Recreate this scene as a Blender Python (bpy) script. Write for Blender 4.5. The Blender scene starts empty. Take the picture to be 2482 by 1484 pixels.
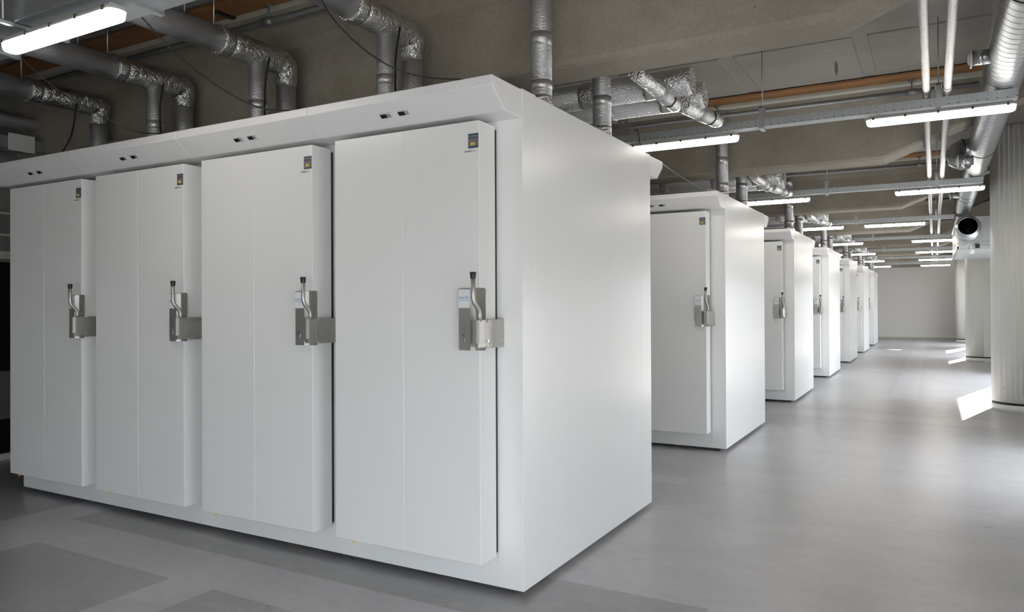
import bpy, bmesh, math, random
from mathutils import Vector, Matrix
random.seed(7)
C = bpy.context.scene.collection
PI = math.pi
PITCH = 3.98            # bay spacing along the hall
# ------------------------------------------------------------------ materials
def nt(name):
    m = bpy.data.materials.new(name); m.use_nodes = True
    n = m.node_tree; n.nodes.clear()
    out = n.nodes.new('ShaderNodeOutputMaterial')
    b = n.nodes.new('ShaderNodeBsdfPrincipled')
    n.links.new(b.outputs[0], out.inputs[0])
    return m, n, b
def N(n, t, **k):
    x = n.nodes.new(t)
    for a, v in k.items(): setattr(x, a, v)
    return x
def math_(n, op, a, b=None, c=None):
    x = N(n, 'ShaderNodeMath', operation=op)
    for i, v in enumerate((a, b, c)):
        if v is None: continue
        if isinstance(v, (int, float)): x.inputs[i].default_value = v
        else: n.links.new(v, x.inputs[i])
    return x.outputs[0]
def plain(name, col, rough=.5, metal=0., spec=.5, noise=0., nscale=6., bump=0., bscale=80., coat=0.):
    m, n, b = nt(name)
    b.inputs['Base Color'].default_value = (*col, 1)
    b.inputs['Roughness'].default_value = rough
    b.inputs['Metallic'].default_value = metal
    b.inputs['Specular IOR Level'].default_value = spec
    b.inputs['Coat Weight'].default_value = coat
    tc = N(n, 'ShaderNodeTexCoord')
    if noise:
        t = N(n, 'ShaderNodeTexNoise'); t.inputs['Scale'].default_value = nscale; t.inputs['Detail'].default_value = 5
        n.links.new(tc.outputs['Object'], t.inputs['Vector'])
        mx = N(n, 'ShaderNodeMix', data_type='RGBA')
        n.links.new(t.outputs[0], mx.inputs[0])
        mx.inputs[6].default_value = (*[c*(1-noise) for c in col], 1)
        mx.inputs[7].default_value = (*[min(1, c*(1+noise)) for c in col], 1)
        n.links.new(mx.outputs[2], b.inputs['Base Color'])
    if bump:
        t = N(n, 'ShaderNodeTexNoise'); t.inputs['Scale'].default_value = bscale; t.inputs['Detail'].default_value = 3
        n.links.new(tc.outputs['Object'], t.inputs['Vector'])
        bp = N(n, 'ShaderNodeBump'); bp.inputs['Strength'].default_value = bump; bp.inputs['Distance'].default_value = .01
        n.links.new(t.outputs[0], bp.inputs['Height']); n.links.new(bp.outputs[0], b.inputs['Normal'])
    return m
def emit(name, col, s):
    m, n, b = nt(name)
    b.inputs['Base Color'].default_value = (*col, 1)
    b.inputs['Emission Color'].default_value = (*col, 1); b.inputs['Emission Strength'].default_value = s
    return m
def foil(name, col, rough, strength, scale, stretch=(1, 1, 1), metal=1.0):
    m, n, b = nt(name)
    b.inputs['Metallic'].default_value = metal; b.inputs['Roughness'].default_value = rough
    tc = N(n, 'ShaderNodeTexCoord'); mp = N(n, 'ShaderNodeMapping'); mp.inputs['Scale'].default_value = stretch
    n.links.new(tc.outputs['Object'], mp.inputs[0])
    a = N(n, 'ShaderNodeTexNoise'); a.inputs['Scale'].default_value = scale; a.inputs['Detail'].default_value = 6; a.inputs['Distortion'].default_value = 1.5
    v = N(n, 'ShaderNodeTexVoronoi', feature='DISTANCE_TO_EDGE'); v.inputs['Scale'].default_value = scale*1.3
    n.links.new(mp.outputs[0], a.inputs[0]); n.links.new(mp.outputs[0], v.inputs[0])
    s = math_(n, 'ADD', a.outputs[0], math_(n, 'MULTIPLY', math_(n, 'MINIMUM', v.outputs[0], .15), 1.1))
    bp = N(n, 'ShaderNodeBump'); bp.inputs['Strength'].default_value = strength; bp.inputs['Distance'].default_value = .012
    n.links.new(s, bp.inputs['Height']); n.links.new(bp.outputs[0], b.inputs['Normal'])
    r = N(n, 'ShaderNodeMix', data_type='RGBA'); n.links.new(a.outputs[0], r.inputs[0])
    r.inputs[6].default_value = (*[c*.8 for c in col], 1); r.inputs[7].default_value = (*col, 1)
    n.links.new(r.outputs[2], b.inputs['Base Color'])
    return m
def concrete(name, c0, c1, pits=True, sc=1.6, rough=.85):
    m, n, b = nt(name)
    tc = N(n, 'ShaderNodeTexCoord')
    a = N(n, 'ShaderNodeTexNoise'); a.inputs['Scale'].default_value = sc; a.inputs['Detail'].default_value = 8; a.inputs['Roughness'].default_value = .62
    f = N(n, 'ShaderNodeTexNoise'); f.inputs['Scale'].default_value = 45; f.inputs['Detail'].default_value = 4
    n.links.new(tc.outputs['Object'], a.inputs[0]); n.links.new(tc.outputs['Object'], f.inputs[0])
    fac = math_(n, 'ADD', math_(n, 'MULTIPLY', a.outputs[0], .75), math_(n, 'MULTIPLY', f.outputs[0], .35))
    rp = N(n, 'ShaderNodeValToRGB'); rp.color_ramp.elements[0].position = .38; rp.color_ramp.elements[1].position = .72
    rp.color_ramp.elements[0].color = (*c0, 1); rp.color_ramp.elements[1].color = (*c1, 1)
    n.links.new(fac, rp.inputs[0]); col = rp.outputs[0]
    if pits:
        v = N(n, 'ShaderNodeTexVoronoi'); v.inputs['Scale'].default_value = 9; v.inputs['Randomness'].default_value = 1
        n.links.new(tc.outputs['Object'], v.inputs[0])
        k = math_(n, 'LESS_THAN', v.outputs['Distance'], .045)
        mx = N(n, 'ShaderNodeMix', data_type='RGBA'); n.links.new(math_(n, 'MULTIPLY', k, .6), mx.inputs[0])
        n.links.new(col, mx.inputs[6]); mx.inputs[7].default_value = (.03, .028, .025, 1); col = mx.outputs[2]
    n.links.new(col, b.inputs['Base Color']); b.inputs['Roughness'].default_value = rough
    bp = N(n, 'ShaderNodeBump'); bp.inputs['Strength'].default_value = .35; bp.inputs['Distance'].default_value = .004
    n.links.new(f.outputs[0], bp.inputs['Height']); n.links.new(bp.outputs[0], b.inputs['Normal'])
    return m
def floor_mat():
    m, n, b = nt('resin_floor')
    tc = N(n, 'ShaderNodeTexCoord'); sp = N(n, 'ShaderNodeSeparateXYZ'); n.links.new(tc.outputs['Object'], sp.inputs[0])
    x, y = sp.outputs[0], sp.outputs[1]
    def rect(x0, x1, y0, y1):
        r = None
        for q, lo, hi in ((x, x0, x1), (y, y0, y1)):
            for v in (math_(n, 'GREATER_THAN', q, lo), math_(n, 'LESS_THAN', q, hi)):
                r = v if r is None else math_(n, 'MULTIPLY', r, v)
        return r
    a = N(n, 'ShaderNodeTexNoise'); a.inputs['Scale'].default_value = 1.3; a.inputs['Detail'].default_value = 9; a.inputs['Roughness'].default_value = .65; a.inputs['Distortion'].default_value = .6
    mp = N(n, 'ShaderNodeMapping'); mp.inputs['Rotation'].default_value = (0, 0, .5); mp.inputs['Scale'].default_value = (1, 1.7, 1)
    n.links.new(tc.outputs['Object'], mp.inputs[0]); n.links.new(mp.outputs[0], a.inputs[0])
    f = N(n, 'ShaderNodeTexNoise'); f.inputs['Scale'].default_value = 14; f.inputs['Detail'].default_value = 8; f.inputs['Distortion'].default_value = .6
    n.links.new(mp.outputs[0], f.inputs[0])
    fac = math_(n, 'ADD', math_(n, 'MULTIPLY', a.outputs[0], .7), math_(n, 'MULTIPLY', f.outputs[0], .35))
    rp = N(n, 'ShaderNodeValToRGB'); e = rp.color_ramp.elements
    e[0].position = .36; e[0].color = (.41, .402, .412, 1); e[1].position = .70; e[1].color = (.53, .52, .538, 1)
    n.links.new(fac, rp.inputs[0]); val = None
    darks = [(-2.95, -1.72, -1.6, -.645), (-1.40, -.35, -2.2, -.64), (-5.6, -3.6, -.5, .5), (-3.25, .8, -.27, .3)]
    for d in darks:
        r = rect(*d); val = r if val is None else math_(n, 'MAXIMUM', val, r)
    lights = [(-.2, 2.34, 6.75, 7.3), (1.14, 1.48, 9, 29.5), (.1, 2.4, 14.0, 14.5), (-.2, 2.4, 19.0, 19.6), (-4, 0, 2.55, 2.8)]  # pale floor strips; the first also carries a painted sun reflection
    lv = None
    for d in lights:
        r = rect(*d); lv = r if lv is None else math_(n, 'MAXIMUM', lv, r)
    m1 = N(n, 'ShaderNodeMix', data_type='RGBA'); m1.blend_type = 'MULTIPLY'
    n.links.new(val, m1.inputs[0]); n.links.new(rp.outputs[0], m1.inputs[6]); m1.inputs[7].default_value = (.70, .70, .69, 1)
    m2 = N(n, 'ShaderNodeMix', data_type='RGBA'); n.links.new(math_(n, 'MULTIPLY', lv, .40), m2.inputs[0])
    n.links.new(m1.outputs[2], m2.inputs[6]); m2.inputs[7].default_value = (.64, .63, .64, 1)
    # pale scuffs
    v = N(n, 'ShaderNodeTexNoise'); v.inputs['Scale'].default_value = 3.1; v.inputs['Detail'].default_value = 12; v.inputs['Distortion'].default_value = 3
    n.links.new(tc.outputs['Object'], v.inputs[0])
    mr = N(n, 'ShaderNodeMapRange'); mr.inputs[1].default_value = .58; mr.inputs[2].default_value = .78; n.links.new(v.outputs[0], mr.inputs[0])
    sc = math_(n, 'MULTIPLY', mr.outputs[0], .35)
    m3 = N(n, 'ShaderNodeMix', data_type='RGBA'); n.links.new(sc, m3.inputs[0])
    n.links.new(m2.outputs[2], m3.inputs[6]); m3.inputs[7].default_value = (.58, .56, .53, 1)
    n.links.new(m3.outputs[2], b.inputs['Base Color'])
    rr = math_(n, 'ADD', math_(n, 'MULTIPLY', a.outputs[0], .08), .25)
    n.links.new(rr, b.inputs['Roughness'])
    bp = N(n, 'ShaderNodeBump'); bp.inputs['Strength'].default_value = .02; bp.inputs['Distance'].default_value = .005
    n.links.new(f.outputs[0], bp.inputs['Height']); n.links.new(bp.outputs[0], b.inputs['Normal'])
    return m
def tray_mat():
    # galvanised sheet with a row of round perforations and a row of slots (local coordinates of the tray)
    m, n, b = nt('perforated_galvanised')
    tc = N(n, 'ShaderNodeTexCoord'); sp = N(n, 'ShaderNodeSeparateXYZ'); n.links.new(tc.outputs['Object'], sp.inputs[0])
    x, y, z = sp.outputs
    fx = math_(n, 'SUBTRACT', math_(n, 'FRACT', math_(n, 'MULTIPLY', x, 18)), .5)
    fx = math_(n, 'DIVIDE', fx, 18)
    dz = math_(n, 'SUBTRACT', z, .042)
    d = math_(n, 'SQRT', math_(n, 'ADD', math_(n, 'MULTIPLY', fx, fx), math_(n, 'MULTIPLY', dz, dz)))
    dot = math_(n, 'LESS_THAN', d, .0025)
    sl = math_(n, 'MULTIPLY', math_(n, 'LESS_THAN', math_(n, 'ABSOLUTE', fx), .0055), math_(n, 'LESS_THAN', math_(n, 'ABSOLUTE', math_(n, 'SUBTRACT', z, .008)), .0022))
    k = math_(n, 'MAXIMUM', dot, sl)
    ns = N(n, 'ShaderNodeTexVoronoi'); ns.inputs['Scale'].default_value = 60; n.links.new(tc.outputs['Object'], ns.inputs[0])
    g = N(n, 'ShaderNodeMix', data_type='RGBA'); n.links.new(ns.outputs['Distance'], g.inputs[0])
    g.inputs[6].default_value = (.44, .47, .49, 1); g.inputs[7].default_value = (.56, .58, .59, 1)
    mx = N(n, 'ShaderNodeMix', data_type='RGBA'); n.links.new(k, mx.inputs[0]); n.links.new(g.outputs[2], mx.inputs[6]); mx.inputs[7].default_value = (.02, .02, .02, 1)
    n.links.new(mx.outputs[2], b.inputs['Base Color']); b.inputs['Roughness'].default_value = .42
    n.links.new(math_(n, 'MULTIPLY', math_(n, 'SUBTRACT', 1., k), .75), b.inputs['Metallic'])
    return m
def panel_mat(name, col, rough=.24):
    m, n, b = nt(name)
    b.inputs['Base Color'].default_value = (*col, 1)
    b.inputs['Specular IOR Level'].default_value = .5
    tc = N(n, 'ShaderNodeTexCoord')
    mp = N(n, 'ShaderNodeMapping'); mp.inputs['Scale'].default_value = (7, 7, .7); n.links.new(tc.outputs['Object'], mp.inputs[0])
    t = N(n, 'ShaderNodeTexNoise'); t.inputs['Scale'].default_value = 1; t.inputs['Detail'].default_value = 2; n.links.new(mp.outputs[0], t.inputs[0])
    bp = N(n, 'ShaderNodeBump'); bp.inputs['Strength'].default_value = .12; bp.inputs['Distance'].default_value = .01
    n.links.new(t.outputs[0], bp.inputs['Height']); n.links.new(bp.outputs[0], b.inputs['Normal'])
    b.inputs['Roughness'].default_value = rough
    return m
M = {}
M['white'] = panel_mat('white_panel', (.80, .805, .80), .26)
M['canopy'] = panel_mat('white_canopy', (.79, .785, .79), .34)
M['gasket'] = plain('black_gasket', (.03, .035, .035), .6)
M['steel'] = plain('brushed_stainless', (.50, .485, .46), .45, .85, noise=.10, nscale=9, bump=.08, bscale=200)
M['bright'] = plain('polished_steel', (.68, .67, .65), .2, 1.0)
M['blackplastic'] = plain('black_plastic', (.014, .014, .015), .38)
M['rubber'] = plain('dark_support', (.05, .055, .06), .7, noise=.3)
M['sticker'] = plain('sticker_grey', (.17, .17, .19), .45)
M['stickerblue'] = plain('sticker_blue', (.012, .07, .13), .45)
M['stickerdark'] = plain('sticker_print', (.04, .04, .05), .5)
M['yellow'] = plain('sticker_yellow', (.85, .62, .04), .45)
M['label'] = plain('label_white', (.80, .82, .86), .35)
M['blueink'] = plain('blue_ink', (.22, .42, .70), .4)
M['greyink'] = plain('grey_ink', (.25, .30, .38), .5)
M['blackink'] = plain('black_ink', (.05, .05, .05), .5)
M['lcdframe'] = plain('display_frame', (.62, .62, .60), .35)
M['lcd'] = plain('display_screen', (.012, .016, .012), .12)
M['foil'] = foil('crumpled_foil', (.80, .80, .80), .22, .85, 32)
M['foil2'] = foil('smooth_foil', (.57, .57, .585), .38, .45, 26, (1, 1, 2.6), .72)
M['foil3'] = foil('pipe_foil', (.52, .52, .525), .34, .5, 50)
M['tape'] = foil('foil_tape', (.60, .60, .61), .3, .25, 34, (1, 1, 2), .8)
M['galv'] = plain('galvanised_sheet', (.52, .55, .57), .36, .85, noise=.14, nscale=22)
M['spiral'] = plain('spiral_duct_steel', (.38, .40, .415), .36, .9, noise=.08, nscale=7)
M['perf'] = tray_mat()
M['darkmetal'] = plain('dark_inside', (.02, .02, .022), .5)
M['cord'] = plain('black_cable', (.012, .012, .012), .45)
M['housing'] = plain('lamp_housing', (.50, .51, .50), .4)
M['tube'] = emit('lit_diffuser', (1.0, .95, .87), 19.0)
M['clip'] = plain('lamp_clip', (.10, .07, .05), .4)
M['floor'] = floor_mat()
M['conc'] = concrete('beam_concrete', (.228, .202, .165), (.33, .302, .256))
M['ceil'] = concrete('ceiling_concrete', (.27, .252, .226), (.365, .345, .315), sc=1.1)
M['wood'] = plain('raw_timber', (.31, .155, .06), .7, noise=.28, nscale=5)
M['trimw'] = plain('pale_trim', (.55, .54, .48), .6)
M['wallw'] = plain('white_wall', (.80, .79, .78), .6, bump=.05)
M['wallg'] = plain('grey_wall', (.20, .20, .19), .7, noise=.1)
M['walld'] = plain('brown_panel', (.13, .12, .105), .5)
M['pane_dark'] = plain('dark_glazing', (.010, .011, .012), .18)
M['clad'] = plain('cladding', (.78, .785, .75), .38, noise=.03, nscale=3)
M['band'] = plain('black_band', (.012, .012, .012), .5)
M['pipe'] = plain('sprinkler_pipe', (.26, .27, .28), .45, .6, noise=.2, nscale=18)
M['whitebox'] = plain('white_plastic_box', (.72, .72, .70), .45)
M['frame'] = plain('window_frame', (.35, .36, .37), .5)
M['ground'] = plain('outside_paving', (.42, .41, .39), .9)
m_, n_, b_ = nt('window_glass'); n_.nodes.remove(b_)
tr = N(n_, 'ShaderNodeBsdfTransparent'); gl = N(n_, 'ShaderNodeBsdfGlossy'); gl.inputs['Roughness'].default_value = .02
mx_ = N(n_, 'ShaderNodeMixShader'); mx_.inputs[0].default_value = .06
n_.links.new(tr.outputs[0], mx_.inputs[1]); n_.links.new(gl.outputs[0], mx_.inputs[2])
n_.links.new(mx_.outputs[0], [x for x in n_.nodes if x.type == 'OUTPUT_MATERIAL'][0].inputs[0])
M['glass'] = m_
# ------------------------------------------------------------------ geometry helpers
class MB:
    def __init__(s): s.bm = bmesh.new()
    def box(s, x0, x1, y0, y1, z0, z1, bev=0., seg=1):
        t = bmesh.new(); bmesh.ops.create_cube(t, size=1)
        for v in t.verts:
            v.co = Vector(((x0+x1)/2+v.co.x*(x1-x0), (y0+y1)/2+v.co.y*(y1-y0), (z0+z1)/2+v.co.z*(z1-z0)))
        if bev: bmesh.ops.bevel(t, geom=t.edges[:], offset=bev, segments=seg, affect='EDGES', profile=.5)
        return s.add(t)
    def add(s, t, mat=None, smooth=False):
        if mat is not None: bmesh.ops.transform(t, matrix=mat, verts=t.verts)
        for f in t.faces: f.smooth = smooth
        me = bpy.data.meshes.new('t'); t.to_mesh(me); t.free(); s.bm.from_mesh(me); bpy.data.meshes.remove(me)
        return s
    def cyl(s, p0, p1, r0, r1=None, n=24, cap=True):
        r1 = r0 if r1 is None else r1
        p0, p1 = Vector(p0), Vector(p1); d = p1-p0
        t = bmesh.new(); bmesh.ops.create_cone(t, segments=n, radius1=r0, radius2=r1, depth=d.length, cap_ends=cap)
        mt = Matrix.Translation((p0+p1)/2) @ d.to_track_quat('Z', 'Y').to_matrix().to_4x4()
        bmesh.ops.transform(t, matrix=mt, verts=t.verts)
        for f in t.faces: f.smooth = len(f.verts) == 4
        me = bpy.data.meshes.new('t'); t.to_mesh(me); t.free(); s.bm.from_mesh(me); bpy.data.meshes.remove(me)
        return s
    def tube(s, pts, r, n=10, cap=True):
        pts = [Vector(p) for p in pts]; bm = s.bm; rings = []
        rs = r if isinstance(r, (list, tuple)) else [r]*len(pts)
        up = None
        for i, p in enumerate(pts):
            a = pts[max(i-1, 0)]; b = pts[min(i+1, len(pts)-1)]; t = (b-a).normalized()
            if up is None:
                up = t.orthogonal().normalized()
            up = (up-t*up.dot(t)).normalized(); w = t.cross(up)
            rings.append([bm.verts.new(p+(up*math.cos(2*PI*j/n)+w*math.sin(2*PI*j/n))*rs[i]) for j in range(n)])
        for a, b in zip(rings, rings[1:]):
            for j in range(n):
                f = bm.faces.new((a[j], a[(j+1) % n], b[(j+1) % n], b[j])); f.smooth = True
        if cap:
            bm.faces.new(rings[0][::-1]); bm.faces.new(rings[-1])
        return s
    def prism(s, poly, axis, a, b, bev=0.):
        # poly: 2-D points in the plane across `axis`; x: (y,z)  y: (x,z)  z: (x,y)
        def P(u, v, w): return {'x': (w, u, v), 'y': (u, w, v), 'z': (u, v, w)}[axis]
        t = bmesh.new()
        A = [t.verts.new(P(u, v, a)) for u, v in poly]; B = [t.verts.new(P(u, v, b)) for u, v in poly]
        t.faces.new(A[::-1]); t.faces.new(B)
        for i in range(len(poly)):
            j = (i+1) % len(poly); t.faces.new((A[i], A[j], B[j], B[i]))
        bmesh.ops.recalc_face_normals(t, faces=t.faces)
        if bev: bmesh.ops.bevel(t, geom=t.edges[:], offset=bev, segments=1, affect='EDGES')
        return s.add(t)
    def build(s, name, mat, parent=None, loc=(0, 0, 0)):
        me = bpy.data.meshes.new(name); s.bm.normal_update(); s.bm.to_mesh(me); s.bm.free()
        o = bpy.data.objects.new(name, me); C.objects.link(o)
        me.materials.append(M[mat] if isinstance(mat, str) else mat)
        o.location = loc
        if parent is not None: o.parent = parent
        return o
def tag(o, label=None, cat=None, group=None, kind=None):
    if label: o['label'] = label
    if cat: o['category'] = cat
    if group: o['group'] = group
    if kind: o['kind'] = kind
    return o
def empty(name, loc=(0, 0, 0), rz=0):
    o = bpy.data.objects.new(name, None); o.empty_display_size = .1; C.objects.link(o); o.location = loc; o.rotation_euler.z = rz; return o
def struct(mb, name, mat): return tag(mb.build(name, mat), kind='structure')
def copy_tree(o, parent=None):
    c = o.copy(); C.objects.link(c); c.parent = parent
    for ch in list(o.children): copy_tree(ch, c)
    return c
def text_mesh(s, size, mat, name, parent, loc, rot=(PI/2, 0, 0), shear=0., ext=.0004, align='CENTER'):
    cu = bpy.data.curves.new('txt', 'FONT'); cu.body = s; cu.size = size; cu.extrude = ext; cu.align_x = align; cu.align_y = 'CENTER'; cu.shear = shear; cu.resolution_u = 3
    o = bpy.data.objects.new('txt', cu); C.objects.link(o)
    dg = bpy.context.evaluated_depsgraph_get(); me = bpy.data.meshes.new_from_object(o.evaluated_get(dg))
    bpy.data.objects.remove(o); bpy.data.curves.remove(cu)
    me.materials.clear(); me.materials.append(M[mat]); me.name = name
    q = bpy.data.objects.new(name, me); C.objects.link(q); q.parent = parent; q.location = loc; q.rotation_euler = rot
    return q
ORD = ['nearest', 'second', 'third', 'fourth', 'fifth', 'sixth', 'farthest']
# ------------------------------------------------------------------ the hall
XL, XR, YB, YF, ZC = -5.73, 2.9, -6.5, 29.5, 3.40
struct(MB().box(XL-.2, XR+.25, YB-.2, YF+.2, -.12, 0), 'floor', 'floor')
cb = MB(); cb.box(XL-.2, 2.1, YB-.2, YF+.2, ZC, ZC+.4)
cb.box(2.1, XR+.25, YB-.2, YF+.2, 3.66, 3.8)
# raised soffit panels with narrow joints between
for k in range(-2, 8):
    y0 = .66+PITCH*k
    for i in range(8):
        xr = 1.185-.985*i
        if xr-.88 < XL: break
        cb.box(xr-.88, xr, y0+.50+1.84, y0+3.46, ZC-.012, ZC+.02, .010, 2)
    cb.box(1.285, 2.07, y0+2.34, y0+3.46, ZC-.012, ZC+.02, .010, 2)
    cb.prism([(y0+.32, ZC+.02), (y0+.32, ZC-.075), (y0+2.16, ZC-.02), (y0+2.16, ZC+.02)], 'x', XL, 2.1)
struct(cb, 'ceiling', 'ceil')
for k in range(-1, 8):
    y = .66+PITCH*k
    bm = bmesh.new()
    xs = [(XL, 2.735), (1.31, 2.735), (2.1, 3.05)]
    rings = []
    for x, z in xs:
        pr = [(y-.21, ZC+.01), (y-.03, 3.25), (y, 3.20), (y, z+.035), (y+.012, z+.010), (y+.035, z), (y+.285, z), (y+.31, z+.02), (y+.32, z+.05), (y+.32, ZC+.01)]
        rings.append([bm.verts.new((x, a, b)) for a, b in pr])
    for a, b in zip(rings, rings[1:]):
        for j in range(len(a)): 
            q = (j+1) % len(a); bm.faces.new((a[j], a[q], b[q], b[j]))
    bm.faces.new(rings[0]); bm.faces.new(rings[-1][::-1]); bmesh.ops.recalc_face_normals(bm, faces=bm.faces)
    mb = MB(); mb.bm = bm
    # the part of the beam above the raised strip along the windows
    mb.prism([(2.1, 3.05), (XR, 3.37), (XR, 3.66), (2.1, 3.66)], 'y', y, y+.32)
    struct(mb, 'concrete_beam', 'conc')
    struct(MB().box(XL, 2.08, y-.50, y-.30, ZC-.035, ZC-.012, .003), 'trim_%d' % (2*k+3), 'wood')
    struct(MB().box(XL, 2.08, y-.285, y-.20, ZC-.06, ZC+.0, .003), 'trim_%d' % (2*k+4), 'trimw')
# walls
struct(MB().box(XL-.2, XR+.25, YF, YF+.2, 0, ZC), 'wall_far', 'wallw')
wb = MB().box(XL-.2, -.5, YB-.2, YB, 0, 3.66).box(-.5, XR+.25, YB-.2, YB, 1.9, 3.66).box(-.5, XR+.25, YB-.2, YB, 0, .05).box(2.6, XR+.25, YB-.2, YB, .05, 1.9)
struct(wb, 'wall_back', 'wallw')
wf = MB()
for t in (-.475, 1.05, 2.575): wf.box(t-.025, t+.025, YB-.1, YB-.05, .05, 1.9)
wf.box(-.5, 2.6, YB-.1, YB-.05, .05, .1).box(-.5, 2.6, YB-.1, YB-.05, 1.85, 1.9)
wf = struct(wf, 'window_9', 'frame')  # unseen window behind the camera, added to brighten the cabinet fronts
MB().box(-.45, 2.55, YB-.08, YB-.07, .1, 1.85).build('pane', 'glass', wf)
wl = MB()
wl.box(XL-.2, XL, YB, YF, 0, ZC)
struct(wl, 'wall_left', 'wallg')
for i, (a, b) in enumerate([(.06, .37), (.81, 1.81)]):
    for j in range(6):
        y0 = -4.2+j*1.9
        struct(MB().box(XL, XL+.012, y0, y0+1.82, a, b, .004), 'window_%d' % (10+i*6+j), 'pane_dark')
struct(MB().box(XL, XL+.01, YB, 8, .37, .81, .002), 'wainscot_panel', 'walld')
struct(MB().box(XL, XL+.03, YB, YF, 0, .055, .004), 'baseboard_left', 'trimw')
struct(MB().box(XL, XL+.03, YB, YF, 1.84, 1.91, .004), 'trim_20', 'trimw')
struct(MB().box(XL, XL+.02, YB, YF, 2.05, 2.07, .003).box(XL, XL+.02, YB, YF, 2.25, 2.27, .003), 'trim_21', 'trimw')
struct(MB().box(-5, XR, YF-.015, YF, 0, .07, .003), 'baseboard_far', 'trimw')
# right wall with tall glazed bays between rounded columns
bays = [(-6.2, -3.3, 1.6), (-2.9, -.9, 1.6), (3.0, 5.4, 1.6), (9.3, 14.0, 2.0), (18.6, 21.9, 2.0), (24.0, 26.4, 2.0)]
wr = MB(); y = YB-.2
for a, b, HEAD in bays:
    wr.box(XR, XR+.25, y, a, 0, 3.66); wr.box(XR, XR+.25, a, b, HEAD, 3.66); wr.box(XR, XR+.25, a, b, 0, .04); y = b
wr.box(XR, XR+.25, y, YF+.2, 0, 3.66)
struct(wr, 'wall_right', 'wallw')
for i, (a, b, HEAD) in enumerate(bays):
    f = MB()
    for t in (a+.025, b-.025): f.box(XR+.1, XR+.16, t-.025, t+.025, .04, HEAD)
    f.box(XR+.1, XR+.16, a, b, .04, .09).box(XR+.1, XR+.16, a, b, HEAD-.05, HEAD)
    fo = struct(f, 'window_%d' % (i+1), 'frame')
    MB().box(XR+.125, XR+.133, a+.05, b-.05, .09, HEAD-.05).build('pane', 'glass', fo)
struct(MB().box(-60, 60, -60, 80, -.3, -.14), 'ground_outside', 'ground')
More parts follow.
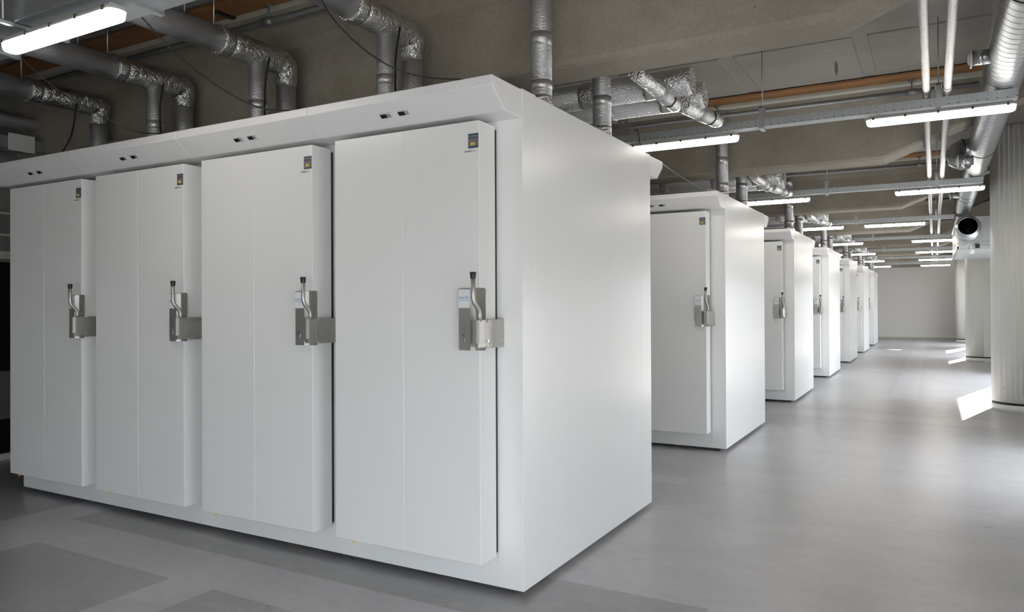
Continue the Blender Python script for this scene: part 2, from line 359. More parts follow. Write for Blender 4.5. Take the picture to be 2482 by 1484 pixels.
# ------------------------------------------------------------------ cold cabinets
W, D, Z0, Z1 = 4.34, 1.85, .03, 2.43
DP = 1.0555
def canopy(y0, sgn):
    mb = MB()
    prof = [(y0, Z1), (y0-sgn*.278, Z1), (y0-sgn*.278, Z1-.044), (y0-sgn*.160, Z1-.138), (y0, Z1-.138)]
    edges = [0.0, -1.123, -1.123-DP, -1.123-2*DP, -W]
    for a, b in zip(edges, edges[1:]): mb.prism(prof, 'x', b, a, .003)
    # capping strip that laps over the roof
    mb.box(-W, 0, min(y0, y0+sgn*.14), max(y0, y0+sgn*.14), Z1, Z1+.004)
    return mb
def make_door(root):
    d = MB(); x1 = -.138; x0 = x1-.894; xm = (x0+x1)/2
    d.box(x0, xm, -.166, -.022, .1825, 2.265, .0016).box(xm, x1, -.166, -.022, .1825, 2.265, .0016)
    door = d.build('door', 'white', root)
    MB().box(x0+.012, x1-.004, -.022, -.0005, .20, 2.25).build('gasket', 'gasket', door)
    # latch: back plate, raised cover, label, lever with black grip
    yf = -.166
    def rr(xa, xb, za, zb, r, n=4):
        P = []
        for cx, cz, s in ((xb-r, zb-r, 0), (xa+r, zb-r, 1), (xa+r, za+r, 2), (xb-r, za+r, 3)):
            for i in range(n+1):
                a = (s+i/n)*PI/2; P.append((cx+r*math.cos(a), cz+r*math.sin(a)))
        return P
    pl = MB().prism(rr(-.243, -.103, 1.187, 1.479, .012), 'y', yf-.004, yf-.0002)
    pl.box(-.250, -.243, yf-.006, yf-.0002, 1.247, 1.36)
    plate = pl.build('latch_plate', 'steel', door)
    bolt = None
    for x, z in ((-.121, 1.462), (-.1125, 1.395), (-.134, 1.352)):
        o = bolt.copy() if bolt else MB().cyl((0, -.003, 0), (0, 0, 0), .0035, n=12).build('screw', 'bright', door)
        if bolt: C.objects.link(o); o.parent = door
        bolt = o; o.location = (x, yf-.0035, z)
    bolt = None
    cv = MB().prism([(-.242, yf-.004), (-.238, yf-.026), (-.174, yf-.026), (-.160, yf-.004)], 'z', 1.187, 1.477)
    cover = cv.build('latch_cover', 'steel', door)
    k = MB().cyl((-.208, yf-.031, 1.257), (-.208, yf-.026, 1.257), .007, n=16).box(-.211, -.205, yf-.028, yf-.026, 1.228, 1.248)
    k.build('key_cylinder', 'bright', door)
    lb = MB().prism(rr(-.2385, -.176, 1.386, 1.473, .006), 'y', yf-.0272, yf-.0261)
    lb.build('latch_label', 'label', door)
    text_mesh('nordic', .0235, 'blueink', 'label_lettering', door, (-.2070, yf-.0278, 1.434))
    t2 = MB().box(-.235, -.180, yf-.0278, yf-.0273, 1.4195, 1.4212); t2.build('label_line', 'greyink', door)
    yl = -.255
    pts = [(-.118, -.255, 1.530), (-.118, -.255, 1.44), (-.1178, -.254, 1.425), (-.1158, -.247, 1.408), (-.1135, -.234, 1.393), (-.1120, -.222, 1.380), (-.1115, -.213, 1.366), (-.1115, -.210, 1.350), (-.1115, -.210, 1.322)]
    MB().tube(pts, .0108, 18).build('lever', 'steel', door)
    MB().tube([(-.118, yl, 1.520), (-.118, yl, 1.521), (-.118, yl, 1.547), (-.118, yl, 1.550)], [.0118, .0122, .0150, .0132], 20).build('lever_grip', 'blackplastic', door)
    hs = MB().prism([(-.136, yf-.058), (-.128, yf-.078), (-.108, yf-.078), (-.104, yf-.060), (-.104, yf-.0035), (-.136, yf-.0035)], 'z', 1.224, 1.330)
    hs.prism([(-.136, 1.226), (-.104, 1.226), (-.104, 1.204), (-.118, 1.200)], 'y', yf-.070, yf-.0035)
    hs.build('latch_housing', 'steel', door)
    # keeper fixed to the frame beside the door: an upright plate square to the door
    kp = MB().prism([(-.002, 1.331), (-.142, 1.331), (-.176, 1.306), (-.176, 1.222), (-.146, 1.197), (-.002, 1.197)], 'x', -.1065, -.1030)
    kp.box(-.1350, -.1065, -.0045, -.0012, 1.197, 1.331)
    kp.build('keeper', 'steel', door)
    for y, z, r in ((-.135, 1.314, .004), (-.128, 1.214, .004), (-.153, 1.232, .0065), (-.012, 1.315, .004), (-.012, 1.281, .004), (-.012, 1.247, .004), (-.012, 1.213, .004)):
        o = bolt.copy() if bolt else MB().cyl((0, 0, 0), (.0035, 0, 0), .004, n=12).build('keeper_bolt', 'bright', door)
        if bolt: C.objects.link(o); o.parent = door
        bolt = o; o.location = (-.1030, y, z); o.scale = (1, r/.004, r/.004)
    # cell sticker
    st = MB().prism(rr(-.198, -.1405, 2.137, 2.205, .004), 'y', yf-.0015, yf-.0002); st.build('cell_sticker', 'sticker', door)
    MB().box(-.197, -.1415, yf-.002, yf-.0015, 2.198, 2.2045).build('sticker_top_band', 'stickerblue', door)
    MB().box(-.197, -.1415, yf-.002, yf-.0015, 2.1375, 2.1435).build('sticker_bottom_band', 'stickerblue', door)
    ph = MB().box(-.182, -.160, yf-.0022, yf-.0015, 2.150, 2.1625, .002); ph.build('sticker_symbol', 'yellow', door)
    MB().box(-.174, -.168, yf-.0026, yf-.0022, 2.1545, 2.158).build('sticker_mark', 'stickerdark', door)
    text_mesh('NORDIC', .0135, 'stickerdark', 'sticker_lettering', door, (-.1692, yf-.002, 2.184))
    return door
def make_cabinet():
    root = empty('cold_cabinet')
    b = MB()
    ys = [0, .127, 1.113, 1.647, D]
    for a, c in zip(ys, ys[1:]): b.box(-.13, 0, a, c, Z0, Z1, .0012)      # side panels with joints
    xs = [-.13, -.13-DP, -.13-2*DP, -.13-3*DP, -W+.0]
    for a, c in zip(xs, xs[1:]): b.box(c, a, 0, D, Z0, Z1-.002, .0012)
    b.build('body', 'white', root)
    canopy(0, 1).build('front_canopy', 'canopy', root)
    canopy(D, -1).build('rear_canopy', 'canopy', root)
    d0 = make_door(root); doors = [d0]
    for i in range(1, 4):
        d = copy_tree(d0, root); d.location.x = -DP*i; doors.append(d)
    ang = math.atan2(.118, .094)
    # display pairs on the sloping face of the canopy
    proto = None
    for i in range(4):
        for s in (-.055, .055):
            if proto is None:
                e = MB().box(-.034, .034, -.002, .002, -.016, .016, .001).build('temperature_display', 'lcdframe', root)
                MB().box(-.030, .008, -.0032, -.002, -.012, .010).build('screen', 'lcd', e)
                MB().box(.0115, .0285, -.003, -.002, -.011, .009, .0005).build('keypad', 'greyink', e); proto = e
            else: e = copy_tree(proto, root)
            e.location = (-.592-DP*i+s, -.2190-.0018, Z1-.0905-.0012)
            e.rotation_euler = (ang, 0, 0)
    fb = None
    for x0, x1 in ((-.29, -.06), (-.77, -.55), (-1.175, -.955), (-1.83, -1.61), (-2.5, -2.3), (-3.5, -3.3), (-4.25, -4.05)):
        if fb is None: fb = MB().box(-.11, .11, 0, .35, 0, Z0, .002).build('support_block', 'rubber', root); o = fb
        else: o = fb.copy(); C.objects.link(o); o.parent = root
        o.location = ((x0+x1)/2, .035, 0)
    for x0 in (-.2, -1.5, -2.8, -4.1):
        o = fb.copy(); C.objects.link(o); o.parent = root; o.location = (x0-.02, D-.42, 0)
    return root, doors
cab, cdoors = make_cabinet()
names = ['wide white cold cabinet nearest the camera, with four latched doors in view',
 'second white cold cabinet, directly behind the big nearest one', 'third white cold cabinet along the aisle',
 'fourth white cold cabinet along the aisle', 'fifth white cold cabinet along the aisle',
 'sixth white cold cabinet, last but one before the far wall', 'smallest and farthest white cold cabinet, closest to the far wall']
for k in range(1, 7):
    c = copy_tree(cab); c.location.y = PITCH*k
    tag(c, names[k], 'cold cabinet', 'row of white cold cabinets')
    if k > 0:
        ds = sorted([o for o in c.children if o.name.startswith('door')], key=lambda o: -o.location.x)
        for d in ds[2:]:
            for s in list(d.children): bpy.data.objects.remove(s)
            bpy.data.objects.remove(d)
        for o in [o for o in c.children if o.name.startswith('temperature_display') and o.location.x < -2.2]:
            for s in list(o.children): bpy.data.objects.remove(s)
            bpy.data.objects.remove(o)
tag(cab, names[0], 'cold cabinet', 'row of white cold cabinets')
for i, d in enumerate(cdoors):
    text_mesh('NORDIC %d' % (12-i), .0115, 'blackink', 'cell_number', d, (-.190, -.1666, 2.123))
    MB().tube([(-.92, -.150, .185), (-.92, -.166, .177), (-.908, -.172, .174), (-.896, -.166, .177), (-.896, -.150, .185)], .0022, 6).build('pull_ring', 'yellow', d)
# ------------------------------------------------------------------ ducts
def arc(c, r, a0, a1, plane, n=8):
    P = []
    for i in range(n+1):
        a = a0+(a1-a0)*i/n
        if plane == 'yz': P.append((c[0], c[1]+r*math.cos(a), c[2]+r*math.sin(a)))
        else: P.append((c[0]+r*math.cos(a), c[1], c[2]+r*math.sin(a)))
    return P
def wob(pts, r, jit=.05, step=.03):
    # resample a path and vary its radius a little, as foil-wrapped insulation does
    out, rs = [], []
    for a, b in zip(pts, pts[1:]):
        a, b = Vector(a), Vector(b); n = max(1, int((b-a).length/step))
        for i in range(n): out.append(a.lerp(b, i/n))
    out.append(Vector(pts[-1]))
    for i in range(len(out)): rs.append(r*(1+random.uniform(-jit, jit)))
    return out, rs
ZD = 3.025
def elbow_duct(x, yend, label, tee=True):
    root = empty('foil_duct', (x, .5, 2.435))
    def L(p): return (p[0]-x, p[1]-.5, p[2]-2.435)
    # riser
    MB().tube([L(p) for p in ((x, .5, 2.436), (x, .5, ZD-.13))], .0660, 24).build('riser', 'foil2', root)
    for z in (2.60, 2.455):
        MB().cyl(L((x, .5, z)), L((x, .5, z+.045)), .0672, n=24).build('tape_band', 'tape', root)
    e = [(x, .5, ZD-.20)]+arc((x, .5-.13, ZD-.10), .13, 0, PI/2, 'yz', 7)
    e = [(x, .5, ZD-.16), (x, .5, ZD-.05)]+[(x, .5-.05+.05*math.cos(a), ZD-.05+.05*math.sin(a)) for a in [PI/2*i/4 for i in range(1, 5)]]
    e += [(x, .02, ZD)]
    pts, rs = wob([L(p) for p in e], .085, .02, .04)
    rs[0] = .067; rs[1] = .071; rs[2] = .077
    MB().tube(pts, rs, 24).build('elbow', 'foil', root)
    pts, rs = wob([L((x, .02, ZD)), L((x, -.06, ZD))], .090, .02, .02)
    MB().tube(pts, rs, 24).build('joint_collar', 'foil', root)
    MB().tube([L((x, -.05, ZD)), L((x, yend, ZD))], .078, 24).build('run', 'foil2', root)
    # tee dropping to the cabinet
    if tee: MB().tube([L((x, .262, 2.436)), L((x, .262, ZD-.03))], .060, 24).build('tee_riser', 'foil2', root)
    if tee: MB().cyl(L((x, .262, 2.66)), L((x, .262, 2.72)), .0612, n=24).build('tape_band', 'tape', root)
    tag(root, label, 'duct', 'elbowed foil ducts over the nearest cabinet')
    # hanger rods
    for i, y in enumerate((-.32, -.12)):
        h = MB().cyl((x+.05, y, ZD+.068), (x+.05, y, ZC-.012), .005, n=8).build('hanger_rod', 'galv')
        tag(h, label.replace('foil duct', 'threaded rod above the foil duct')[:95], 'rod', 'threaded rods holding the foil ducts')
lab = ['shiny elbowed foil duct over the nearest door', 'shiny elbowed foil duct over the second door from the right', 'shiny elbowed foil duct over the third door from the right', 'dim elbowed foil duct over the leftmost door']
rods = ['pair of thin rods above the foil duct over the nearest door', 'pair of thin rods above the foil duct over the second door', 'pair of thin rods above the foil duct over the third door', 'pair of thin rods above the foil duct over the leftmost door']
for i in range(4):
    elbow_duct(-1.03-1.052*i, -.955, lab[i], i < 3)
hr = [o for o in C.objects if o.name.startswith('hanger_rod')]
for j, o in enumerate(hr):
    o['label'] = ('thin rod nearer the camera' if j % 2 == 0 else 'thin rod nearer the beam')+' holding up the foil duct over the '+['nearest', 'second', 'third', 'leftmost'][j//2]+' door'
# straight risers on every cabinet's right end
PLACE = ['nearest', 'second', 'third', 'fourth', 'fifth', 'sixth', 'farthest']
def riser(x, y, z1, label, bands):
    root = empty('duct_riser', (x, y, 2.436))
    MB().tube([(0, 0, 0), (0, 0, z1-2.436)], .0595, 24).build('pipe', 'foil2', root)
    for z, h in bands: MB().cyl((0, 0, z-2.436), (0, 0, z-2.436+h), .0612, n=24).build('tape_band', 'tape', root)
    pts, rs = wob([(0, 0, .0), (0, 0, .09)], .0625, .03, .012); MB().tube(pts, rs, 24).build('foot_collar', 'foil', root)
    return tag(root, label, 'duct', 'straight foil risers on the cabinet ends')
r1 = riser(-.142, .48, ZC-.0, 'tall straight foil riser on the front right end of the nearest cabinet', [(2.80, .07), (2.56, .05), (3.12, .10)])
r2 = riser(-.128, 1.30, 3.36, 'straight foil riser on the back right end of the nearest cabinet', [(2.66, .06), (2.95, .08)])
for k in range(1, 7):
    a = copy_tree(r1); a.location.y = .48+PITCH*k; a['label'] = 'foil riser on the front end of the %s cabinet' % PLACE[k]
    b = copy_tree(r2); b.location.y = 1.30+PITCH*k; b['label'] = 'foil riser on the back end of the %s cabinet' % PLACE[k]
def manifold(y, z, xe, r, label):
    root = empty('foil_manifold', (0, y, z))
    MB().tube([(-4.2, 0, 0), (xe-.02, 0, 0)], r, 28).build('pipe', 'foil2', root)
    pts, rs = wob([(xe-.30, 0, 0), (xe-.03, 0, 0), (xe, 0, 0)], r*1.03, .02, .03); rs[-1] *= .93
    MB().tube(pts, rs, 28).build('end_cap', 'foil', root)
    for x in (-.35, -.95): 
        pts, rs = wob([(x, 0, 0), (x+.10, 0, 0)], r*1.04, .03, .02); MB().tube(pts, rs, 28).build('joint_collar', 'foil', root)
    return tag(root, label, 'duct', 'thick foil manifolds behind the beams')
m1 = manifold(1.50, 2.80, .40, .085, 'thick foil manifold behind the first beam, closer to that beam')
m2 = manifold(1.86, 2.80, .385, .088, 'thick foil manifold behind the first beam, closer to the lamps')
def branch(root, pts, r):
    P = [Vector(p)-root.location for p in pts]
    q, rs = wob(P, r, .03, .03); rs[-1] *= .8
    br = MB().tube(q, rs, 20).build('branch', 'foil', root)
    a, b = P[-2], P[-1]; t = (b-a)
    MB().cyl(a+t*.25, a+t*.62, r*1.06, n=20).build('sleeve', 'foil2', br)
    MB().cyl(a+t*.66, a+t*.69, r*1.075, n=20).build('strap', 'blackplastic', br)
branch(m1, [(.215, .98, 2.735), (.225, 1.25, 2.73), (.245, 1.66, 2.695)], .046)
branch(m2, [(.265, 1.74, 2.72), (.28, 1.86, 2.72), (.36, 2.30, 2.715)], .050)
for m in (m1, m2):
    for x in (-3.4, -.75): MB().cyl((x, 0, .05), (x, 0, ZC-m.location.z-.02), .005, n=8).build('hanger_rod', 'galv', m)
for k in range(1, 6):
    for o, w in ((m1, 'foil manifold with drooping branch behind the %s beam, on the beam side'), (m2, 'foil manifold behind the %s beam, on the lamp side')):
        c = copy_tree(o); c.location.y += PITCH*k; c['label'] = w % PLACE[k]; c.location.x = -.15
# rectangular sheet metal duct above the front lamps
rd = MB().box(-5.6, -.55, -1.23, -.96, 2.74, 3.16, .004)
for x in (-1.35, -2.55, -3.75, -4.95): rd.box(x-.015, x+.015, -1.245, -.945, 2.725, 3.175)
root = empty('rectangular_duct', (-3, -1.1, 2.74)); o = rd.build('sheet', 'galv', root, (3, 1.1, -2.74))
for x in (-2.06, -4.2):
    MB().box(x-.012, x+.012, -1.29, -.965, 2.722, 2.737).cyl((x, -1.27, 2.72), (x, -1.27, ZC-.01), .005, n=8).build('hanger', 'galv', root, (3, 1.1, -2.74))
tag(root, 'flat galvanised rectangular duct at the top left corner, above the big lit lamp', 'duct')
# spiral duct along the windows
sp = MB(); pts, rs = [], []
y = -5.9
while y < 10.95:
    for q_, r_ in ((0, .115), (.003, .115), (.080, .115), (.083, .115), (.0845, .1162), (.086, .115)): pts.append((0, y+q_, 0)); rs.append(r_)
    y += .0875
sp.tube(pts, rs, 40)
root = empty('spiral_duct', (2.128, 0, 2.928)); sp.build('pipe', 'spiral', root)
for y in (-1.5, 1.15, 5.5, 8.9, 9.3):
    t = MB(); t.tube([(0, y-.008, 0), (0, y+.008, 0)], .1185, 40); t.build('clamp_ring', 'blackplastic', root)
tag(root, 'long round spiral-seam steel duct running along the right side under the ceiling', 'duct')
def vent(y, z):
    r = MB().cyl((-.08, 0, 0), (-.205, 0, 0), .045, n=28).build('vent_stub', 'spiral', root, (0, y, z-2.928))
    MB().cyl((-.145, 0, 0), (-.175, 0, 0), .0465, n=28).build('tape_band', 'bright', r)
    MB().cyl((-.203, 0, 0), (-.214, 0, 0), .058, .062, n=28).build('valve_rim', 'whitebox', r)
    MB().cyl((-.212, 0, 0), (-.228, 0, 0), .040, .030, n=28).build('valve_disc', 'whitebox', r)
vent(2.35, 2.925); vent(5.32, 2.77); vent(9.2, 2.925)
q, rs = wob([(-.07, .0, .01), (-.16, -.02, .01), (-.21, -.04, -.02), (-.23, -.07, -.075), (-.22, -.10, -.13), (-.18, -.13, -.155), (-.13, -.16, -.155)], .078, .0, .04)
el = MB().tube(q, rs, 32).build('elbow_branch', 'spiral', root, (0, 5.5, 0))
MB().tube([(-.155, -.02, .01), (-.167, -.022, .008)], .081, 32).build('clamp_ring', 'blackplastic', el)
for y in (-1.0, 3.6, 7.6, 10.3): MB().cyl((0, y, .11), (0, y, 3.66-2.928), .005, n=8).build('hanger_rod', 'galv', root)
# air handling box with open stub
r = empty('air_box', (2.45, 11.0, 2.26))
MB().box(-.41, .44, .04, 3.4, 0, .53, .006).build('casing', 'galv', r)
fl = MB()
for x in (-.41, ): fl.box(x-.015, x+.02, .02, 3.42, -.005, .02).box(x-.015, x+.02, .02, 3.42, .51, .535).box(x-.015, x+.02, .0, .04, 0, .53)
fl.build('corner_rail', 'bright', r)
MB().box(-.41, .44, .0, .04, -.01, .05).box(-.41, .44, .0, .04, .085, .10).build('mounting_channel', 'perf', r)
ring = MB(); n = 40
prof = [(.04, .150), (-.02, .150), (-.16, .150), (-.16, .168), (-.40, .168)]
def lathe(mb, prof, ax, c, n=40):
    rings = []
    for t, rad in prof:
        rings.append([mb.bm.verts.new(Vector(c)+ax[0]*t+(ax[1]*math.cos(2*PI*j/n)+ax[2]*math.sin(2*PI*j/n))*rad) for j in range(n)])
    for a, b in zip(rings, rings[1:]):
        for j in range(n):
            f = mb.bm.faces.new((a[j], a[(j+1) % n], b[(j+1) % n], b[j])); f.smooth = True
    return mb
d = Vector((-.03, -1, .0)).normalized(); u = d.cross(Vector((0, 0, 1))).normalized(); v = u.cross(d)
lathe(MB(), [(-.03, .170), (.86, .170), (.90, .166), (.93, .140), (1.0, .136), (1.002, .128), (.94, .128)], (d, u, v), (-.26, .04, .29)).build('stub', 'spiral', r)
lathe(MB(), [(.998, .129), (.10, .126), (.08, .001)], (d, u, v), (-.26, .04, .29)).build('stub_inside', 'darkmetal', r)
MB().box(-.245, -.175, -.03, .0, -.075, -.005, .01, 2).build('junction_box', 'whitebox', r)
MB().tube([(-.30, -.01, .03), (-.26, -.04, .07), (-.22, -.05, .05), (-.21, -.02, -.01)], .006, 8).build('cable_loop', 'whitebox', r)
MB().box(-.16, -.10, -.03, .0, .01, .08).build('bracket', 'blackplastic', r)
tag(r, 'galvanised air handling box with a dark open round duct mouth, beside the big column', 'air unit')
# two thin foil pipes
for x, t in ((1.672, 'left'), (1.797, 'right')):
    r = empty('foil_pipe', (x, 0, 2.840))
    q, rs = wob([(0, -5.9, 0), (0, 28.4, 0)], .0245, .05, .035)
    MB().tube(q, rs, 14).build('pipe', 'foil3', r)
    for k in range(0, 7): MB().cyl((0, 2.62+PITCH*k, 0), (0, 2.70+PITCH*k, 0), .027, n=14).build('sleeve', 'blackplastic' if x < 1.7 else 'tape', r)
    tag(r, '%s one of the two thin foil-wrapped pipes running down the aisle ceiling' % t, 'pipe', 'thin foil pipes over the aisle')
# ------------------------------------------------------------------ trays, rods, sprinkler pipes, lamps
def tray(k, x0, x1):
    y = 2.83+PITCH*k
    r = empty('cable_tray', ((x0+x1)/2, y, 2.752)); h = (x1-x0)/2
    t = MB().box(-h, h, -.055, .055, 0, .002).box(-h, h, -.056, -.054, 0, .058).box(-h, h, .054, .056, 0, .058)
    t.build('channel', 'perf', r)
    cx = (x0+x1)/2
    for x in (.565, 1.745):
        if x > x1: continue
        s = MB().box(x-cx-.016, x-cx+.016, -.062, -.059, -.012, .155).box(x-cx-.016, x-cx+.016, .059, .062, -.012, .155).box(x-cx-.016, x-cx+.016, -.062, .062, -.015, -.012)
        s.cyl((x-cx, 0, .14), (x-cx, 0, ZC-2.752-.014), .0045, n=8).box(x-cx-.02, x-cx+.02, -.062, .062, .145, .152)
        s.build('hanger', 'galv', r)
    return tag(r, '', 'cable tray', 'perforated cable trays across the ceiling')
tl = ['nearest perforated cable tray, crossing the top right above two lit lamps', 'second perforated cable tray back, over the second pair of lamps', 'third perforated cable tray back, ending at the air handling box']
for k in range(7):
    t = tray(k, -4.2, 2.2 if k != 2 else 2.0)
    t['label'] = tl[k] if k < 3 else '%s perforated cable tray from the camera' % PLACE[k] if k < 6 else 'farthest cable tray, close to the far wall'
    # star-slotted end plate
    if k < 6:
        r = MB().box(-.045, .045, -.003, 0, 0, .215).box(-.045, -.042, 0, .05, 0, .215).build('bracket_plate', 'galv', t, (-.545-t.location.x, -.06, .058))
        q = MB()
        for a in range(8):
            w = a*PI/4; q.tube([(math.cos(w)*.004, -.0045, .13+math.sin(w)*.004), (math.cos(w)*.032, -.0045, .13+math.sin(w)*.032)], .0022, 6)
        q.build('star_slot', 'trimw', r); MB().cyl((0, -.008, .13), (0, -.003, .13), .006, n=12).build('centre_hole', 'blackplastic', r)
def make_lamp():
    r = empty('tube_lamp')
    L, w = .447, .043
    def bar(l, w, n=8):
        P = []
        for cx, s in ((l-w*.8, 1), (-(l-w*.8), -1)):
            for i in range(n+1):
                a = -PI/2+PI*i/n; P.append((cx+s*math.cos(a)*w*.8, s*math.sin(a)*w))
        return P
    d = bmesh.new(); rings = []
    for z, g in ((.040, 0), (.030, 0), (.014, -.002), (.004, -.008), (0, -.018)):
        rings.append([d.verts.new((x, y, z)) for x, y in bar(L+g, w+g*.9)])
    n = len(rings[0])
    for a, b in zip(rings, rings[1:]):
        for j in range(n): f = d.faces.new((a[j], b[j], b[(j+1) % n], a[(j+1) % n])); f.smooth = True
    d.faces.new(rings[0]); d.faces.new(rings[-1][::-1]); bmesh.ops.recalc_face_normals(d, faces=d.faces)
    m = MB(); m.bm = d; m.build('diffuser', 'tube', r)
    h = MB().prism(bar(L+.004, w+.003), 'z', .0402, .050)
    h.prism([(-w, .050), (w, .050), (w*.75, .068), (-w*.75, .068)], 'x', -L+.02, L-.02)
    h.build('housing', 'housing', r)
    MB().cyl((-L-.012, 0, .058), (-L+.03, 0, .058), .010, n=16).build('cable_gland', 'housing', r)
    c = None
    for x in (-.40, -.2, 0, .2, .40):
        for s in (-1, 1):
            if c is None: c = MB().box(-.008, .008, -.0035, .0035, .033, .053, .001).build('clip', 'clip', r); o = c
            else: o = c.copy(); C.objects.link(o); o.parent = r
            o.location = (x, s*(w+.0065), 0)
    for x in (-.37, .37):
        MB().box(x-.012, x+.012, -.03, .03, .068, .072).build('mounting_clip', 'bright', r)
    return r
lamp = make_lamp()
LP = []
ROW = {0: [(1.742, 'right lamp of the nearest pair, large at the top right'), (-.051, 'left lamp of the nearest pair, behind the top of the nearest cabinet')],
 1: [(1.765, 'right lamp of the second pair, below the second cable tray'), (-.073, 'left lamp of the second pair, above the second cabinet roof')],
 2: [(1.144, 'lamp in the third row set left of the others, near the air handling box'), (-.075, 'left lamp of the third row, above the third cabinet roof')]}
zl = 2.663
for k in range(7):
    for i, (x, l) in enumerate(ROW.get(k, [(1.755, None), (-.072, None)])):
        if l is None: l = '%s lamp in the %s row from the camera' % (('right', 'left')[i], PLACE[k] if k < 6 else 'last and farthest')
        LP.append((x, 2.79+PITCH*k, l))
    # fittings over the cabinets
for k in (3, 4, 5, 6): LP.append((-.072-1.5, 2.79+PITCH*k, 'far lamp over the cabinet gap behind the %s cabinet' % PLACE[k]))
LP.append((-1.775, -1.165, 'big lit tube lamp at the top left corner, under the rectangular duct'))
first = True
for x, y, l in LP:
    o = lamp if first else copy_tree(lamp); first = False
    o.location = (x, y, zl if y > 0 else 2.636)
    tag(o, l, 'lamp', 'lit tube lamps under the ceiling')
# the same lamps carry on outside the picture over the aisle behind the camera
for x, y in ((1.9, -1.165), (1.75, -5.15)):
    o = copy_tree(lamp); o.location = (x, y, 2.66); tag(o, 'lit tube lamp outside the picture near the camera', 'lamp', 'lit tube lamps behind the camera')
for k in range(-1, 7):
    r = empty('sprinkler_pipe', (0, 4.30+PITCH*k, 3.25))
    MB().tube([(XL+.01, 0, 0), (2.05, 0, 0)], .021, 14).build('pipe', 'pipe', r)
    for x in (-2.05, -.15, 1.55):
        MB().cyl((x, 0, 0), (x, 0, .10), .006, n=8).cyl((x-.03, 0, .10), (x+.03, 0, .10), .007, n=8).cyl((x-.04, 0, .0), (x+.04, 0, .0), .028, n=14).cyl((x, 0, .10), (x, 0, .138), .005, n=8).build('hanger', 'pipe', r)
    tag(r, 'dark sprinkler pipe across the ceiling in front of the %s' % ['nearest beam', 'second beam', 'third beam', 'fourth beam', 'fifth beam', 'sixth beam', 'seventh beam', 'last beam'][k+1], 'pipe', 'dark pipes across the ceiling')
# slotted rail and ceiling hook
tag(MB().box(-2.46, -2.42, .22, .62, 3.355, 3.385).build('slotted_rail', 'blackplastic'), 'short black slotted rail under the dark ceiling between two foil ducts', 'rail')
h = MB().cyl((1.02, 3.55, ZC-.012), (1.02, 3.55, ZC-.07), .006, n=8).box(1.008, 1.032, 3.54, 3.56, ZC-.10, ZC-.035).cyl((1.02, 3.55, ZC-.10), (1.02, 3.55, ZC-.125), .005, n=8)
tag(h.build('ceiling_hook', 'pipe'), 'small metal hook hanging from the pale ceiling panel', 'hook')
# ------------------------------------------------------------------ cables
def cable(pts, r, label, group=None, sub=6):
    P = [Vector(p) for p in pts]; Q = []
    for i in range(len(P)-1):
        p0 = P[max(i-1, 0)]; p1 = P[i]; p2 = P[i+1]; p3 = P[min(i+2, len(P)-1)]
        for j in range(sub):
            t = j/sub
            Q.append(.5*((2*p1)+(-p0+p2)*t+(2*p0-5*p1+4*p2-p3)*t*t+(-p0+3*p1-3*p2+p3)*t**3))
    Q.append(P[-1])
    return tag(MB().tube(Q, r, 8).build('cable', 'cord'), label, 'cable', group)
for i in range(4):
    x = -1.03-1.052*i
    w = ['nearest', 'second', 'third', 'leftmost'][i]
    z0 = ZD-.075
    xr = x+.082; dx = (0, 0, .02, -.14)[i]
    cable([(xr+.008, .27, 2.99), (xr+.010, .255, 2.93), (xr-.006, .25, 2.82), (xr-.010, .25+dx*.2, 2.70), (xr+.0+dx*.4, .24+dx*.5, 2.56), (xr+.02+dx, .22+dx*.7, 2.437)], .0065, 'black cord dropping from the foil duct over the %s door to the cabinet roof' % w, 'black cords under the foil ducts')
cable([(-.50, -.945, 2.85), (-.55, -.72, 2.66), (-.50, -.48, 2.53), (-.36, -.32, 2.462), (-.10, -.21, 2.437)], .0035, 'thin cable sagging onto the right end of the nearest cabinet roof')
cable([(-1.66, -.945, 2.90), (-1.62, -.72, 2.70), (-1.55, -.48, 2.55), (-1.42, -.32, 2.46), (-1.25, -.25, 2.437)], .0035, 'thin cable sagging towards the roof above the second door')
cable([(-2.75, -.945, 2.90), (-2.72, -.72, 2.70), (-2.62, -.48, 2.55), (-2.5, -.32, 2.46), (-2.3, -.25, 2.437)], .0035, 'thin cable sagging towards the roof above the third door')
cable([(-.03, 2.10, 2.437), (-.06, 2.9, 2.42), (-.10, 3.72, 2.437)], .004, 'black cable stretched from the nearest cabinet roof to the second cabinet')
cable([(-.45, 2.78, 2.84), (-.42, 2.76, 2.845), (-.40, 2.74, 2.78), (-.385, 2.735, 2.70)], .003, 'thin black lamp lead looping down from the nearest cable tray')
# ------------------------------------------------------------------ services in the dark left corner
r = empty('foil_pipe', (-5.40, 0, 3.045)); q, rs = wob([(0, -.9, 0), (0, 8, 0)], .06, .05, .06)
MB().tube(q, rs, 18).build('pipe', 'foil2', r); tag(r, 'dim foil-wrapped pipe running along the dark left wall', 'pipe')
r = empty('wall_tray', (-5.35, 0, 2.78))
t = MB().box(-.09, .09, -2, 6, 0, .003).box(.088, .091, -2, 6, 0, .10); t.build('channel', 'galv', r)
for y in (.35, 1.0, 1.65): MB().box(.092, .10, y, y+.22, -.02, .13, .003).build('cover_plate', 'whitebox', r)
for y in (.1, .8, 1.5): MB().box(-.3, .25, y, y+.03, -.06, -.03).build('bracket_arm', 'galv', r)
tag(r, 'cable tray with pale cover plates along the dark left wall', 'cable tray')
for i, (x, y) in enumerate(((-4.27, .36), (-3.88, .34))):
    p = [(x, y, 2.436), (x, y, 2.60), (x, y+.03, 2.66), (x-.01, y+.10, 2.69), (x-.02, y+.24, 2.70)]
    o = MB().tube(p, .018, 10).build('conduit', 'galv'); tag(o, ['thin bent conduit rising at the left end of the nearest cabinet roof', 'thin bent conduit beside the leftmost foil riser'][i], 'pipe')
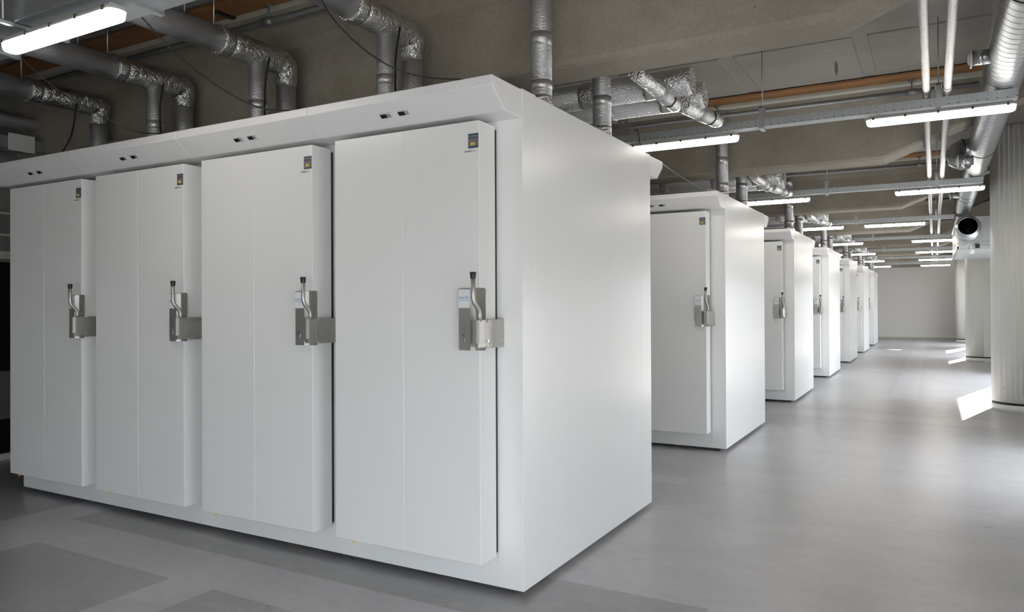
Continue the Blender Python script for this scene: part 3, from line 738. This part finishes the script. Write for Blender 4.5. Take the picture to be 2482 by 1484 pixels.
# ------------------------------------------------------------------ rounded clad columns along the windows
def column(y0, z1, label, junction=False):
    r = empty('clad_column', (2.358, y0, 0)); R_ = .36; L = .538; Dp = .73
    def prof(off):
        P = [(L, off)]
        P += [(R_-(R_-off)*math.sin(a), R_-(R_-off)*math.cos(a)) for a in [PI/2*i/14 for i in range(15)]]
        P += [(R_-(R_-off)*math.cos(a), Dp-R_+(R_-off)*math.sin(a)) for a in [PI/2*i/14 for i in range(15)]]
        P += [(L, Dp-off)]
        return P
    def shell(za, zb, off):
        t = bmesh.new(); p = prof(off)
        A = [t.verts.new((x, y, za)) for x, y in p]; B = [t.verts.new((x, y, zb)) for x, y in p]
        for i in range(len(p)):
            j = (i+1) % len(p); f = t.faces.new((A[i], A[j], B[j], B[i])); f.smooth = 1 <= i < len(p)-2
        t.faces.new(A[::-1]); t.faces.new(B); bmesh.ops.recalc_face_normals(t, faces=t.faces)
        mb = MB(); mb.bm = t; return mb
    cl = shell(.118, z1, 0)
    # shallow upright ribs
    for x in (.09, .14, .19, .245, .30, .36, .42, .48, .54):
        if x < R_:
            a = math.asin((R_-x)/R_); yy = R_-R_*math.cos(a)
        else: yy = 0
        cl.box(x-.0035, x+.0035, yy-.0035, yy+.01, .16, z1, .0015)
    cl.build('cladding', 'clad', r)
    shell(.088, .118, .006).build('black_band', 'band', r)
    shell(0, .088, .002).build('skirt', 'clad', r)
    sc = MB(); z = .3
    while z < z1: 
        a = math.asin((R_-.115)/R_); yy = R_-R_*math.cos(a)
        sc.cyl((.115, yy-.004, z), (.115, yy+.004, z), .0065, n=10); z += .45
    sc.build('screw', 'steel', r)
    return tag(r, label, 'column', 'rounded clad columns on the right')
column(8.2, 3.655, 'large ribbed pale column with rounded corner at the right edge of the picture')
column(17.5, 3.655, 'second rounded ribbed column, behind the large one on the right')
column(27.2, 3.655, 'farthest rounded ribbed column, next to the far wall')
# ------------------------------------------------------------------ light and camera
w = bpy.data.worlds.new('world'); bpy.context.scene.world = w; w.use_nodes = True
bg = w.node_tree.nodes['Background']; bg.inputs[0].default_value = (.86, .93, 1.0, 1); bg.inputs[1].default_value = 6.6
s = bpy.data.lights.new('sun', 'SUN'); s.energy = 28; s.angle = .009; s.color = (1, .95, .88)
so = bpy.data.objects.new('sun', s); C.objects.link(so)
dv = Vector((-.25, -.97, -.435)).normalized()
so.rotation_euler = dv.to_track_quat('-Z', 'Y').to_euler(); so.location = (10, 40, 20)
cam = bpy.data.cameras.new('camera'); co = bpy.data.objects.new('camera', cam); C.objects.link(co)
yaw, pitch, roll = -.5144, .0054, -.0045
f = Vector((math.sin(yaw)*math.cos(pitch), math.cos(yaw)*math.cos(pitch), math.sin(pitch)))
rt = Vector((math.cos(yaw), -math.sin(yaw), 0)); up = rt.cross(f)
r2 = rt*math.cos(roll)+up*math.sin(roll); u2 = up*math.cos(roll)-rt*math.sin(roll)
mt = Matrix((r2, u2, -f)).transposed().to_4x4(); mt.translation = Vector((1.7093, -3.1283, 1.4021))
co.matrix_world = mt
cam.sensor_fit = 'HORIZONTAL'; cam.sensor_width = 36; cam.lens = 36*1810.483/2482; cam.shift_y = (727.98-742)/2482; cam.shift_x = 0
cam.clip_start = .05; cam.clip_end = 300
sc = bpy.context.scene; sc.camera = co
sc.view_settings.view_transform = 'Standard'; sc.view_settings.look = 'None'; sc.view_settings.gamma = 1
sc.view_settings.exposure = 0.15; sc.view_settings.use_curve_mapping = False
sc.cycles.use_denoising = True
sc.cycles.max_bounces = 10; sc.cycles.diffuse_bounces = 6; sc.cycles.glossy_bounces = 5
sc.cycles.sample_clamp_indirect = 8
